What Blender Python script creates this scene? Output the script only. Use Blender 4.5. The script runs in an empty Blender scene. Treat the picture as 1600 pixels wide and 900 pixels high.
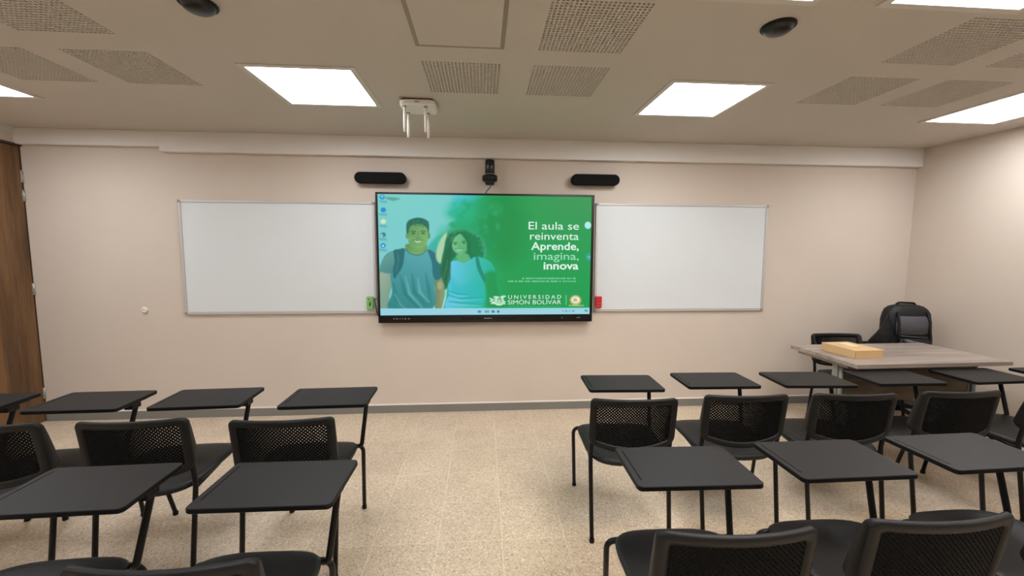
import bpy, bmesh, math, random
import numpy as np
from mathutils import Vector, Matrix

S = bpy.context.scene
COL = S.collection
PI = math.pi
random.seed(4)

# ------------------------------------------------------------------ camera
cam_data = bpy.data.cameras.new('camera')
cam = bpy.data.objects.new('camera', cam_data)
COL.objects.link(cam)
S.camera = cam
cam_data.sensor_fit = 'HORIZONTAL'
cam_data.sensor_width = 36.0
cam_data.lens = 638.4 / 1600 * 36.0
cam_data.clip_start = 0.02
yaw, pit, rol = 0.07187, 0.09093, 0.004214
fw = Vector((math.sin(yaw) * math.cos(pit), math.cos(yaw) * math.cos(pit), -math.sin(pit)))
rt0 = Vector((math.cos(yaw), -math.sin(yaw), 0))
up0 = rt0.cross(fw)
rt = rt0 * math.cos(rol) + up0 * math.sin(rol)
up = up0 * math.cos(rol) - rt0 * math.sin(rol)
cam.matrix_world = Matrix(((rt.x, up.x, -fw.x, 0), (rt.y, up.y, -fw.y, 0), (rt.z, up.z, -fw.z, 1.5), (0, 0, 0, 1)))

# ------------------------------------------------------------------ world, exposure, lamp strength
world = bpy.data.worlds.new('world')
S.world = world
world.use_nodes = True
world.node_tree.nodes['Background'].inputs[0].default_value = (0.5, 0.5, 0.5, 1)
world.node_tree.nodes['Background'].inputs[1].default_value = 0.1
S.view_settings.view_transform = 'Standard'
S.view_settings.look = 'None'
S.view_settings.exposure = 0.0
S.view_settings.gamma = 1.0
S.view_settings.use_curve_mapping = False
LAMP = 20.0                                   # radiance of the neutral ceiling panels
LAMP_COL = (0.985, 1.012, 1.065)
WARM = 19.5                                   # the warm panels over the seats
WARM_COL = (1.0, 0.90, 0.78)

# ------------------------------------------------------------------ measures of the room
XL, XR, YF, YB, ZC = -3.80, 4.18, 3.741, -2.6, 2.478


# ------------------------------------------------------------------ materials
def lin(c):
    return tuple(((v / 255) / 12.92 if v / 255 <= 0.04045 else ((v / 255 + 0.055) / 1.055) ** 2.4) for v in c)


def mat(name, srgb, rough=0.5, metal=0.0, spec=0.5, var=0.0, scale=20.0, bump=0.0, bscale=200.0):
    m = bpy.data.materials.new(name)
    m.use_nodes = True
    nt = m.node_tree
    b = nt.nodes['Principled BSDF']
    c = lin(srgb)
    b.inputs['Base Color'].default_value = (*c, 1)
    b.inputs['Roughness'].default_value = rough
    b.inputs['Metallic'].default_value = metal
    b.inputs['Specular IOR Level'].default_value = spec
    tc = nt.nodes.new('ShaderNodeTexCoord')
    if var:
        n = nt.nodes.new('ShaderNodeTexNoise')
        n.inputs['Scale'].default_value = scale
        n.inputs['Detail'].default_value = 4
        r = nt.nodes.new('ShaderNodeValToRGB')
        r.color_ramp.elements[0].position = 0.3
        r.color_ramp.elements[1].position = 0.7
        r.color_ramp.elements[0].color = (*[v * (1 - var) for v in c], 1)
        r.color_ramp.elements[1].color = (*[min(1, v * (1 + var)) for v in c], 1)
        nt.links.new(tc.outputs['Object'], n.inputs['Vector'])
        nt.links.new(n.outputs['Fac'], r.inputs['Fac'])
        nt.links.new(r.outputs['Color'], b.inputs['Base Color'])
    if bump:
        n2 = nt.nodes.new('ShaderNodeTexNoise')
        n2.inputs['Scale'].default_value = bscale
        n2.inputs['Detail'].default_value = 2
        bp = nt.nodes.new('ShaderNodeBump')
        bp.inputs['Strength'].default_value = bump
        bp.inputs['Distance'].default_value = 0.001
        nt.links.new(tc.outputs['Object'], n2.inputs['Vector'])
        nt.links.new(n2.outputs['Fac'], bp.inputs['Height'])
        nt.links.new(bp.outputs['Normal'], b.inputs['Normal'])
    return m


def emit(name, col, strength):
    m = bpy.data.materials.new(name)
    m.use_nodes = True
    nt = m.node_tree
    nt.nodes.remove(nt.nodes['Principled BSDF'])
    e = nt.nodes.new('ShaderNodeEmission')
    e.inputs[0].default_value = (*col, 1)
    e.inputs[1].default_value = strength
    nt.links.new(e.outputs[0], nt.nodes['Material Output'].inputs[0])
    return m


def wood(name, dark, light, axis='Z', rough=0.45, stretch=0.08, scale=14.0):
    m = bpy.data.materials.new(name)
    m.use_nodes = True
    nt = m.node_tree
    b = nt.nodes['Principled BSDF']
    b.inputs['Roughness'].default_value = rough
    tc = nt.nodes.new('ShaderNodeTexCoord')
    mp = nt.nodes.new('ShaderNodeMapping')
    sc = {'X': (stretch, 1, 1), 'Y': (1, stretch, 1), 'Z': (1, 1, stretch)}[axis]
    mp.inputs['Scale'].default_value = sc
    n = nt.nodes.new('ShaderNodeTexNoise')
    n.inputs['Scale'].default_value = scale
    n.inputs['Detail'].default_value = 6
    n.inputs['Distortion'].default_value = 0.9
    n2 = nt.nodes.new('ShaderNodeTexNoise')
    n2.inputs['Scale'].default_value = scale * 9
    n2.inputs['Detail'].default_value = 3
    mx = nt.nodes.new('ShaderNodeMath')
    mx.operation = 'MULTIPLY_ADD'
    mx.inputs[1].default_value = 0.35
    r = nt.nodes.new('ShaderNodeValToRGB')
    r.color_ramp.elements[0].position = 0.42
    r.color_ramp.elements[1].position = 0.86
    r.color_ramp.elements[0].color = (*lin(dark), 1)
    r.color_ramp.elements[1].color = (*lin(light), 1)
    nt.links.new(tc.outputs['Object'], mp.inputs['Vector'])
    nt.links.new(mp.outputs['Vector'], n.inputs['Vector'])
    nt.links.new(mp.outputs['Vector'], n2.inputs['Vector'])
    nt.links.new(n2.outputs['Fac'], mx.inputs[0])
    nt.links.new(n.outputs['Fac'], mx.inputs[2])
    nt.links.new(mx.outputs[0], r.inputs['Fac'])
    nt.links.new(r.outputs['Color'], b.inputs['Base Color'])
    return m


def terrazzo():
    m = bpy.data.materials.new('terrazzo')
    m.use_nodes = True
    nt = m.node_tree
    N, L = nt.nodes, nt.links
    b = N['Principled BSDF']
    b.inputs['Roughness'].default_value = 0.33
    b.inputs['Specular IOR Level'].default_value = 0.45
    tc = N.new('ShaderNodeTexCoord')
    geo = N.new('ShaderNodeNewGeometry')
    v = N.new('ShaderNodeTexVoronoi')
    v.inputs['Scale'].default_value = 150
    sep = N.new('ShaderNodeSeparateColor')
    r = N.new('ShaderNodeValToRGB')
    r.color_ramp.interpolation = 'CONSTANT'
    el = r.color_ramp.elements
    el[0].position = 0.0
    el[0].color = (*lin((180, 158, 132)), 1)
    el[1].position = 0.07
    el[1].color = (*lin((201, 179, 153)), 1)
    for p, c in ((0.24, (211, 191, 165)), (0.55, (217, 197, 172)), (0.80, (225, 207, 184)), (0.95, (236, 221, 202))):
        e = el.new(p)
        e.color = (*lin(c), 1)
    v2 = N.new('ShaderNodeTexVoronoi')
    v2.inputs['Scale'].default_value = 32
    r2 = N.new('ShaderNodeValToRGB')
    r2.color_ramp.elements[0].position = 0.05
    r2.color_ramp.elements[0].color = (0.70, 0.64, 0.57, 1)
    r2.color_ramp.elements[1].position = 0.12
    r2.color_ramp.elements[1].color = (1, 1, 1, 1)
    n = N.new('ShaderNodeTexNoise')
    n.inputs['Scale'].default_value = 3.0
    n.inputs['Detail'].default_value = 4
    r3 = N.new('ShaderNodeValToRGB')
    r3.color_ramp.elements[0].position = 0.3
    r3.color_ramp.elements[0].color = (0.88, 0.88, 0.87, 1)
    r3.color_ramp.elements[1].position = 0.7
    r3.color_ramp.elements[1].color = (1, 1, 1, 1)
    oi = N.new('ShaderNodeObjectInfo')
    mr = N.new('ShaderNodeMapRange')
    mr.inputs[3].default_value = 0.93
    mr.inputs[4].default_value = 1.0
    L.new(geo.outputs['Position'], v.inputs['Vector'])
    L.new(geo.outputs['Position'], v2.inputs['Vector'])
    L.new(geo.outputs['Position'], n.inputs['Vector'])
    L.new(v.outputs['Color'], sep.inputs[0])
    L.new(sep.outputs[0], r.inputs['Fac'])
    L.new(v2.outputs['Distance'], r2.inputs['Fac'])
    L.new(n.outputs['Fac'], r3.inputs['Fac'])
    L.new(oi.outputs['Random'], mr.inputs[0])

    def mul(a, bb):
        x = N.new('ShaderNodeMix')
        x.data_type = 'RGBA'
        x.blend_type = 'MULTIPLY'
        x.inputs[0].default_value = 1
        L.new(a, x.inputs[6])
        L.new(bb, x.inputs[7])
        return x.outputs[2]
    o = mul(mul(mul(r.outputs['Color'], r2.outputs['Color']), r3.outputs['Color']), mr.outputs[0])
    L.new(o, b.inputs['Base Color'])
    return m


M = {
    'wall': mat('wall_paint', (206, 193, 179), 0.62, spec=0.3, var=0.015, scale=2.5, bump=0.12, bscale=260),
    'ceil': mat('ceiling_paint', (199, 191, 181), 0.8, spec=0.2, var=0.012, scale=2.0),
    'beam': mat('white_soffit_paint', (226, 222, 217), 0.6, spec=0.3),
    'floor': terrazzo(),
    'grout': mat('light_grout', (228, 213, 190), 0.6),
    'base': mat('grey_skirting', (126, 123, 117), 0.45, var=0.03, scale=6),
    'base_top': mat('pale_bead', (232, 224, 212), 0.5),
    'door': wood('door_veneer', (64, 44, 25), (124, 90, 56), 'Z', 0.45, 0.07, 11),
    'door_frame': mat('dark_door_frame', (66, 44, 26), 0.5),
    'steel': mat('brushed_steel', (190, 188, 184), 0.35, 0.9),
    'plastic': mat('black_plastic', (13, 12, 12), 0.5, spec=0.32, bump=0.15, bscale=900),
    'sheet': mat('black_perforated_plastic', (7, 7, 7), 0.6, spec=0.08),
    'seat': mat('black_seat_plastic', (22, 22, 22), 0.48, spec=0.35, bump=0.15, bscale=900),
    'tube': mat('black_painted_tube', (9, 8, 8), 0.42, spec=0.25),
    'tablet': mat('charcoal_tablet', (25, 24, 24), 0.5, spec=0.26, var=0.03, scale=9),
    'tablet_edge': mat('black_tablet_edge', (9, 9, 9), 0.55, spec=0.2),
    'groove': mat('dark_groove', (22, 22, 22), 0.6),
    'black': mat('matte_black', (9, 9, 9), 0.55, spec=0.3),
    'gloss': mat('glossy_black', (10, 10, 10), 0.28, spec=0.5),
    'grille': mat('black_grille_cloth', (14, 14, 14), 0.85, spec=0.2),
    'white_board': mat('whiteboard_enamel', (213, 217, 217), 0.30, spec=0.5),
    'alu': mat('anodised_aluminium', (196, 194, 190), 0.42, 0.35),
    'cap': mat('grey_corner_cap', (140, 139, 137), 0.5),
    'white': mat('white_plastic', (226, 222, 214), 0.45),
    'panel_frame': mat('light_panel_frame', (206, 200, 192), 0.55),
    'hatch': mat('hatch_joint', (150, 142, 126), 0.7),
    'dark_void': mat('dark_void', (26, 22, 18), 0.9),
    'desk': wood('grey_laminate', (118, 106, 97), (164, 150, 140), 'X', 0.42, 0.06, 16),
    'desk_dark': wood('walnut_laminate', (58, 49, 37), (104, 88, 68), 'X', 0.5, 0.06, 18),
    'grey_leg': mat('silver_grey_leg', (128, 127, 120), 0.45, 0.0),
    'card': mat('kraft_cardboard', (200, 166, 120), 0.8, var=0.04, scale=14),
    'card_dark': mat('cardboard_edge', (150, 112, 66), 0.8),
    'label': mat('painted_glare', (214, 198, 168), 0.45),  # pale tone of the glare painted on the box lid
    'bag': mat('black_nylon', (18, 18, 19), 0.55, spec=0.4, bump=0.5, bscale=120),
    'bag_light': mat('satin_grey_nylon', (74, 74, 80), 0.42, bump=0.6, bscale=60),
    'green': mat('green_foam', (120, 176, 96), 0.7, var=0.05, scale=60),
    'red': mat('red_plastic', (200, 40, 48), 0.4),
    'print': emit('screen_white', lin((222, 244, 232)), 1.0),
    'print_soft': emit('screen_pale_green', lin((150, 218, 184)), 1.0),
}


# ------------------------------------------------------------------ helpers
def link_mesh(name, bm, m, parent=None, smooth=False, loc=None, rz=0.0):
    me = bpy.data.meshes.new(name)
    bm.to_mesh(me)
    bm.free()
    for x in (m if isinstance(m, (list, tuple)) else [m]):
        me.materials.append(x)
    if smooth:
        for p in me.polygons:
            p.use_smooth = True
    return link(name, me, parent, loc, rz)


def link(name, me, parent=None, loc=None, rz=0.0):
    o = bpy.data.objects.new(name, me)
    COL.objects.link(o)
    if parent:
        o.parent = parent
    if loc is not None:
        o.location = loc
    o.rotation_euler = (0, 0, rz)
    return o


def thing(name, label, cat, loc=(0, 0, 0), rz=0.0, group=None):
    o = bpy.data.objects.new(name, None)
    COL.objects.link(o)
    o.location = loc
    o.rotation_euler = (0, 0, rz)
    o.empty_display_size = 0.1
    return tag(o, label, cat, group)


def tag(o, label, cat, group=None):
    o['label'] = label
    o['category'] = cat
    if group:
        o['group'] = group
    return o


def struct(o):
    o['kind'] = 'structure'
    return o


def add_box(bm, a, b, bev=0.0, mi=0, seg=2):
    r = bmesh.ops.create_cube(bm, size=1.0)
    vs = r['verts']
    for v in vs:
        v.co = Vector([(a[i] + b[i]) / 2 + v.co[i] * (b[i] - a[i]) for i in range(3)])
    fs = set(f for v in vs for f in v.link_faces)
    for f in fs:
        f.material_index = mi
    if bev:
        es = list(set(e for v in vs for e in v.link_edges))
        bmesh.ops.bevel(bm, geom=es, offset=bev, segments=seg, affect='EDGES', profile=0.5)


def box(name, a, b, m, parent=None, bev=0.0, **k):
    bm = bmesh.new()
    add_box(bm, a, b, bev)
    return link_mesh(name, bm, m, parent, **k)


def add_tube(bm, pts, r, n=10, cap=True, radii=None):
    pts = [Vector(p) for p in pts]
    rings = []
    t0 = (pts[1] - pts[0]).normalized()
    ref = Vector((0, 0, 1)) if abs(t0.z) < 0.9 else Vector((1, 0, 0))
    u = t0.cross(ref).normalized()
    for i, p in enumerate(pts):
        if i == 0:
            t = t0
        elif i == len(pts) - 1:
            t = (pts[i] - pts[i - 1]).normalized()
        else:
            t = ((pts[i + 1] - p).normalized() + (p - pts[i - 1]).normalized()).normalized()
        u = (u - t * u.dot(t)).normalized()
        w = t.cross(u)
        rr = radii[i] if radii else r
        rings.append([bm.verts.new(p + (u * math.cos(2 * PI * k / n) + w * math.sin(2 * PI * k / n)) * rr) for k in range(n)])
    for a, b in zip(rings, rings[1:]):
        for k in range(n):
            f = bm.faces.new((a[k], a[(k + 1) % n], b[(k + 1) % n], b[k]))
            f.smooth = True
    if cap:
        bm.faces.new(rings[0][::-1])
        bm.faces.new(rings[-1])


def tube(name, pts, r, m, parent=None, n=10, radii=None):
    bm = bmesh.new()
    add_tube(bm, pts, r, n, radii=radii)
    bmesh.ops.recalc_face_normals(bm, faces=bm.faces)
    return link_mesh(name, bm, m, parent)


def bend(pts, rad=0.05, n=6):
    """round the inner corners of a polyline"""
    pts = [Vector(p) for p in pts]
    out = [pts[0]]
    for a, b, c in zip(pts, pts[1:], pts[2:]):
        d1, d2 = (a - b), (c - b)
        r = min(rad, d1.length * 0.48, d2.length * 0.48)
        p, q = b + d1.normalized() * r, b + d2.normalized() * r
        for k in range(n + 1):
            t = k / n
            out.append(p * (1 - t) ** 2 + b * 2 * t * (1 - t) + q * t * t)
    out.append(pts[-1])
    return out


def add_lathe(bm, prof, n=24, center=(0, 0, 0)):
    c = Vector(center)
    rings = []
    for r, z in prof:
        if r < 1e-6:
            rings.append([bm.verts.new(c + Vector((0, 0, z)))])
        else:
            rings.append([bm.verts.new(c + Vector((r * math.cos(2 * PI * k / n), r * math.sin(2 * PI * k / n), z))) for k in range(n)])
    for a, b in zip(rings, rings[1:]):
        for k in range(n):
            k2 = (k + 1) % n
            if len(a) == 1 and len(b) == 1:
                continue
            if len(a) == 1:
                f = bm.faces.new((a[0], b[k2], b[k]))
            elif len(b) == 1:
                f = bm.faces.new((a[k], a[k2], b[0]))
            else:
                f = bm.faces.new((a[k], a[k2], b[k2], b[k]))
            f.smooth = True
    bmesh.ops.recalc_face_normals(bm, faces=bm.faces)


def lathe(name, prof, m, parent=None, n=24, center=(0, 0, 0)):
    bm = bmesh.new()
    add_lathe(bm, prof, n, center)
    return link_mesh(name, bm, m, parent)


def rrect(x0, x1, y0, y1, r, n=6):
    out = []
    for cx, cy, a0 in ((x1 - r, y1 - r, 0), (x0 + r, y1 - r, 90), (x0 + r, y0 + r, 180), (x1 - r, y0 + r, 270)):
        for k in range(n + 1):
            a = math.radians(a0 + 90 * k / n)
            out.append((cx + r * math.cos(a), cy + r * math.sin(a)))
    return out


def add_prism(bm, outline, z0, z1, axis='Z', bev=0.0, mi_side=0, mi_top=0, mi_bot=0):
    """outline extruded along an axis, with a small chamfer"""
    def P(x, y, z):
        return Vector((x, y, z)) if axis == 'Z' else Vector((x, z, y))
    cx = sum(p[0] for p in outline) / len(outline)
    cy = sum(p[1] for p in outline) / len(outline)

    def inset(p, d):
        dx, dy = p[0] - cx, p[1] - cy
        return (p[0] - d * (1 if dx > 0 else -1), p[1] - d * (1 if dy > 0 else -1))
    layers = [(bev, z0), (0, z0 + bev), (0, z1 - bev), (bev, z1)] if bev else [(0, z0), (0, z1)]
    rings = [[bm.verts.new(P(*inset(p, d), z)) for p in outline] for d, z in layers]
    n = len(outline)
    for i, (a, b) in enumerate(zip(rings, rings[1:])):
        for k in range(n):
            f = bm.faces.new((a[k], a[(k + 1) % n], b[(k + 1) % n], b[k]))
            f.material_index = mi_side
    f = bm.faces.new(rings[0][::-1])
    f.material_index = mi_bot
    f = bm.faces.new(rings[-1])
    f.material_index = mi_top
    bmesh.ops.recalc_face_normals(bm, faces=bm.faces)


def prism(name, outline, z0, z1, m, parent=None, axis='Z', bev=0.0, **k):
    bm = bmesh.new()
    add_prism(bm, outline, z0, z1, axis, bev)
    return link_mesh(name, bm, m, parent, **k)


def children(o):
    return [c for c in bpy.data.objects if c.parent == o]


KIDS = {}


def dup(root, loc, rz, label, group=None, skip=()):
    if root.name not in KIDS:
        KIDS[root.name] = [(c, children(c)) for c in children(root)]
    r = root.copy()
    COL.objects.link(r)
    r.location = loc
    r.rotation_euler = (0, 0, rz)
    r['label'] = label
    if group:
        r['group'] = group
    for ch, gk in KIDS[root.name]:
        if ch.name.split('.')[0] in skip:
            continue
        c = ch.copy()
        COL.objects.link(c)
        c.parent = r
        for g in gk:
            d = g.copy()
            COL.objects.link(d)
            d.parent = c
    return r


# ------------------------------------------------------------------ floor
fl = struct(box('floor', (XL - 0.1, YB - 0.1, -0.12), (XR + 0.1, YF + 0.1, -0.0007), M['grout']))
TS, TX0, TY0 = 0.33, 0.097, 2.0
gap = 0.0032
cols = list(range(math.floor((XL - TX0) / TS), math.ceil((XR - TX0) / TS)))
rows = list(range(-4, math.ceil((YF - TY0) / TS)))
tile_me = {}
for j in rows:
    for i in cols:
        x0, x1 = max(XL, TX0 + i * TS), min(XR, TX0 + (i + 1) * TS)
        y0, y1 = TY0 + j * TS, min(YF, TY0 + (j + 1) * TS)
        if x1 - x0 < 0.02 or y1 - y0 < 0.02:
            continue
        key = (round(x1 - x0, 3), round(y1 - y0, 3))
        if key not in tile_me:
            bm = bmesh.new()
            hx, hy = key[0] / 2 - gap / 2, key[1] / 2 - gap / 2
            add_prism(bm, [(-hx, -hy), (hx, -hy), (hx, hy), (-hx, hy)], -0.006, 0.0, bev=0.0005)
            me = bpy.data.meshes.new('floor_tile')
            bm.to_mesh(me)
            bm.free()
            me.materials.append(M['floor'])
            tile_me[key] = me
        link('floor_tile', tile_me[key], fl, ((x0 + x1) / 2, (y0 + y1) / 2, 0))
yb = TY0 + rows[0] * TS
rest = box('floor_tiling', (XL, YB, -0.006), (XR, yb, 0.0), M['floor'], fl)
rest['kind'] = 'stuff'

# ------------------------------------------------------------------ walls
struct(box('wall_front', (XL - 0.1, YF, -0.01), (XR + 0.1, YF + 0.1, ZC + 0.1), M['wall']))
struct(box('wall_right', (XR, YB - 0.1, -0.01), (XR + 0.1, YF, ZC + 0.1), M['wall']))
struct(box('wall_back', (XL - 0.1, YB - 0.1, -0.01), (XR + 0.1, YB, ZC + 0.1), M['wall']))
# left wall leaves the door opening free
bm = bmesh.new()
DY0, DY1, DZ = 2.80, 3.737, 2.357
add_box(bm, (XL - 0.1, YB, -0.01), (XL, DY0, ZC + 0.1))
add_box(bm, (XL - 0.1, DY0, DZ), (XL, YF, ZC + 0.1))
struct(link_mesh('wall_left', bm, M['wall']))
struct(box('trim_2', (XL, 2.7, 2.437), (XL + 0.012, YF - 0.05, ZC), M['beam']))

# soffit along the front wall, stepped near the left end
bm = bmesh.new()
add_box(bm, (XL, YF - 0.05, 2.352), (-2.68, YF, ZC), 0.003)
add_box(bm, (-2.68, YF - 0.055, 2.312), (XR, YF, ZC), 0.003)
struct(link_mesh('trim_1', bm, M['beam']))
for nm, a, b in (('front', (XL, YF - 0.012, 0), (XR, YF, 0.072)), ('right', (XR - 0.012, YB, 0), (XR, YF - 0.012, 0.072))):
    o = struct(box('baseboard_' + nm, a, b, M['base'], bev=0.001))
    box('top_bead', (a[0], a[1], 0.0722), (b[0], b[1], 0.084), M['base_top'], o, bev=0.002)

# door
door = struct(box('door_1', (XL - 0.045, DY0 + 0.02, 0.006), (XL - 0.004, DY1 - 0.006, 2.336), M['door'], bev=0.002))
bm = bmesh.new()
add_box(bm, (XL - 0.09, DY0, 2.338), (XL + 0.012, YF, DZ))
add_box(bm, (XL - 0.09, DY0, 0), (XL + 0.004, DY0 + 0.018, 2.338))
add_box(bm, (XL - 0.09, DY1 - 0.003, 0), (XL - 0.003, YF + 0.002, 2.338))
link_mesh('door_frame', bm, M['door_frame'], door)
for z0, z1 in ((2.045, 2.145), (1.893, 1.99), (1.108, 1.21), (0.204, 0.30)):
    h = box('hinge', (XL - 0.006, 3.722, z0), (XL + 0.002, 3.733, z1), M['steel'], door, bev=0.001)
    tube('hinge_pin', [(XL + 0.004, 3.7335, z0), (XL + 0.004, 3.7335, z1)], 0.005, M['steel'], h, 8)

# ------------------------------------------------------------------ ceiling with its openings
perfs = [(-0.32, 2.243), (0.27, 2.243), (0.27, 1.668), (-2.085, 1.672), (-2.085, 2.255), (-2.67, 2.255),
         (2.055, 1.655), (2.058, 2.238), (2.645, 2.235), (2.645, 1.655)]
PW = 0.42
LS = 0.60
lights = [(-1.291, 2.352, 0, 'square white ceiling light left of the screen, near the white router'),
          (1.089, 2.367, 0, 'square white ceiling light right of centre, above the right whiteboard'),
          (3.280, 2.347, 0, 'square white ceiling light beside the right wall'),
          (-3.456, 2.369, 0, 'square white ceiling light cut by the left frame edge, nearest the door'),
          (0.704, 1.020, 1, 'warm ceiling light at the top edge, left of the two warm ones'),
          (1.574, 1.009, 1, 'warm ceiling light at the top edge, right of the two warm ones'),
          (-1.291, 0.074, 0, 'unseen white ceiling light added behind the camera over the left seats'),  # from here on: unseen lights, added to light the room
          (1.089, 0.074, 0, 'unseen white ceiling light added behind the camera over the right seats'),
          (-3.426, 0.074, 0, 'unseen white ceiling light added behind the camera near the left wall'),
          (3.280, 0.074, 0, 'unseen white ceiling light added behind the camera near the right wall'),
          (-1.291, -1.626, 0, 'unseen white ceiling light added at the back of the room, left of centre'),
          (1.089, -1.626, 0, 'unseen white ceiling light added at the back of the room, right of centre')]
opens = [(x, x + PW, y, y + PW) for x, y in perfs] + [(x, x + LS, y, y + LS) for x, y, *_ in lights]
xs = sorted(set([XL - 0.1, XR + 0.1] + [v for o in opens for v in o[:2]]))
ys = sorted(set([YB - 0.1, YF + 0.1] + [v for o in opens for v in o[2:]]))
bm = bmesh.new()
vc = {}


def gv(x, y):
    k = (round(x, 5), round(y, 5))
    if k not in vc:
        vc[k] = bm.verts.new((x, y, ZC))
    return vc[k]


for x0, x1 in zip(xs, xs[1:]):
    for y0, y1 in zip(ys, ys[1:]):
        mx_, my_ = (x0 + x1) / 2, (y0 + y1) / 2
        if any(o[0] < mx_ < o[1] and o[2] < my_ < o[3] for o in opens):
            continue
        bm.faces.new((gv(x0, y0), gv(x0, y1), gv(x1, y1), gv(x1, y0)))
r = bmesh.ops.extrude_face_region(bm, geom=bm.faces[:])
for v in [g for g in r['geom'] if isinstance(g, bmesh.types.BMVert)]:
    v.co.z += 0.05
bmesh.ops.recalc_face_normals(bm, faces=bm.faces)
ceil = struct(link_mesh('ceiling', bm, M['ceil']))

# perforated plaster: a plate of real square holes over a dark sheet painting cavity shade
NH = 22
bm = bmesh.new()
cs = PW / NH
grid = [[bm.verts.new((i * cs, j * cs, 0)) for j in range(NH + 1)] for i in range(NH + 1)]
hh = 0.0058
for i in range(NH):
    for j in range(NH):
        cx, cy = (i + 0.5) * cs, (j + 0.5) * cs
        c = [(-1, -1), (1, -1), (1, 1), (-1, 1)]
        inn = [bm.verts.new((cx + a * hh, cy + b * hh, 0)) for a, b in c]
        top = [bm.verts.new((cx + a * hh, cy + b * hh, 0.0125)) for a, b in c]
        o4 = [grid[i][j], grid[i + 1][j], grid[i + 1][j + 1], grid[i][j + 1]]
        for k in range(4):
            k2 = (k + 1) % 4
            bm.faces.new((o4[k], inn[k], inn[k2], o4[k2]))
            bm.faces.new((inn[k], top[k], top[k2], inn[k2]))
perf_me = bpy.data.meshes.new('perforated_panel')
bm.to_mesh(perf_me)
bm.free()
perf_me.materials.append(M['ceil'])
bm = bmesh.new()
add_box(bm, (0.001, 0.001, 0.0126), (PW - 0.001, PW - 0.001, 0.03))
void_me = bpy.data.meshes.new('void_shade')
bm.to_mesh(void_me)
bm.free()
void_me.materials.append(M['dark_void'])
for x, y in perfs:
    p = link('perforated_panel', perf_me, ceil, (x, y, ZC))
    link('void_shade', void_me, p, (0, 0, 0))

# ceiling lights
lamp_m = [emit('lamp_neutral', LAMP_COL, LAMP), emit('lamp_warm', WARM_COL, WARM)]


def make_light(warm):
    t = thing('ceiling_light', '', 'ceiling light')
    bm = bmesh.new()
    w, f = LS, 0.024
    for a, b in (((-0.008, -0.008), (w + 0.008, f)), ((-0.008, w - f), (w + 0.008, w + 0.008)), ((-0.008, f), (f, w - f)), ((w - f, f), (w + 0.008, w - f))):
        add_box(bm, (a[0], a[1], -0.006), (b[0], b[1], 0.0))
    for a, b in (((0.001, 0.001), (w - 0.001, f)), ((0.001, w - f), (w - 0.001, w - 0.001)), ((0.001, f), (f, w - f)), ((w - f, f), (w - 0.001, w - f))):
        add_box(bm, (a[0], a[1], 0.0), (b[0], b[1], 0.02))
    add_box(bm, (0.001, 0.001, 0.02), (w - 0.001, w - 0.001, 0.045))
    link_mesh('frame', bm, M['panel_frame'], t)
    box('diffuser', (f, f, 0.006), (w - f, w - f, 0.012), lamp_m[warm], t)
    return t


protos = [make_light(0), make_light(1)]
used = [False, False]
for x, y, wm, lab in lights:
    grp = 'recessed square ceiling lights'
    if not used[wm]:
        used[wm] = True
        o = protos[wm]
        o.location = (x, y, ZC)
        tag(o, lab, 'ceiling light', grp)
    else:
        o = dup(protos[wm], (x, y, ZC), 0, lab, grp)

# access hatch
t = thing('access_hatch', 'square access hatch outlined by a grey joint in the ceiling', 'hatch', (-0.318, 1.48, ZC))
bm = bmesh.new()
W1, H1, g1 = 0.425, 0.605, 0.020
for a, b in (((0, 0), (W1, g1)), ((0, H1 - g1), (W1, H1)), ((0, g1), (g1, H1 - g1)), ((W1 - g1, g1), (W1, H1 - g1))):
    add_box(bm, (a[0], a[1], -0.0025), (b[0], b[1], 0.0))
link_mesh('joint_frame', bm, M['hatch'], t)
box('hatch_panel', (g1, g1, -0.004), (W1 - g1, H1 - g1, 0.0), M['ceil'], t)

# black ceiling domes
for x, y, lab in ((-1.13, 1.812, 'round black ceiling dome near the top left light'), (1.285, 1.785, 'round black ceiling dome above the right whiteboard')):
    t = thing('ceiling_dome', lab, 'ceiling dome', (x, y, ZC), 0, 'black ceiling domes')
    lathe('mounting_ring', [(0, 0), (0.068, 0), (0.069, -0.008), (0.064, -0.012), (0.060, -0.012)], M['black'], t)
    lathe('dome_cover', [(0.0605, -0.010), (0.056, -0.020), (0.045, -0.029), (0.028, -0.035), (0.012, -0.037), (0, -0.0375)], M['gloss'], t)

# wireless router hanging under the ceiling
t = thing('wireless_router', 'white ceiling router with four rod antennas pointing down', 'router', (-0.42, 2.86, ZC))
prism('housing', rrect(-0.115, 0.115, -0.10, 0.10, 0.035), -0.045, -0.008, M['white'], t, bev=0.008)
prism('mounting_plate', rrect(-0.10, 0.10, -0.085, 0.085, 0.02), -0.008, 0.0, M['dark_void'], t)
box('indicator_window', (-0.015, -0.1012, -0.030), (0.015, -0.0995, -0.022), M['cap'], t)
for ax, ay in ((-0.083, -0.07), (0.052, -0.07), (-0.083, 0.065), (0.052, 0.065)):
    a = tube('antenna', [(ax, ay, -0.045), (ax, ay, -0.085), (ax, ay, -0.090), (ax, ay, -0.208)], 0.009, M['white'], t, 10,
             radii=[0.0085, 0.0085, 0.0105, 0.0095])
    lathe('swivel_collar', [(0.0125, -0.043), (0.0125, -0.052), (0, -0.052)], M['cap'], a, 12, (ax, ay, 0))


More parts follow.
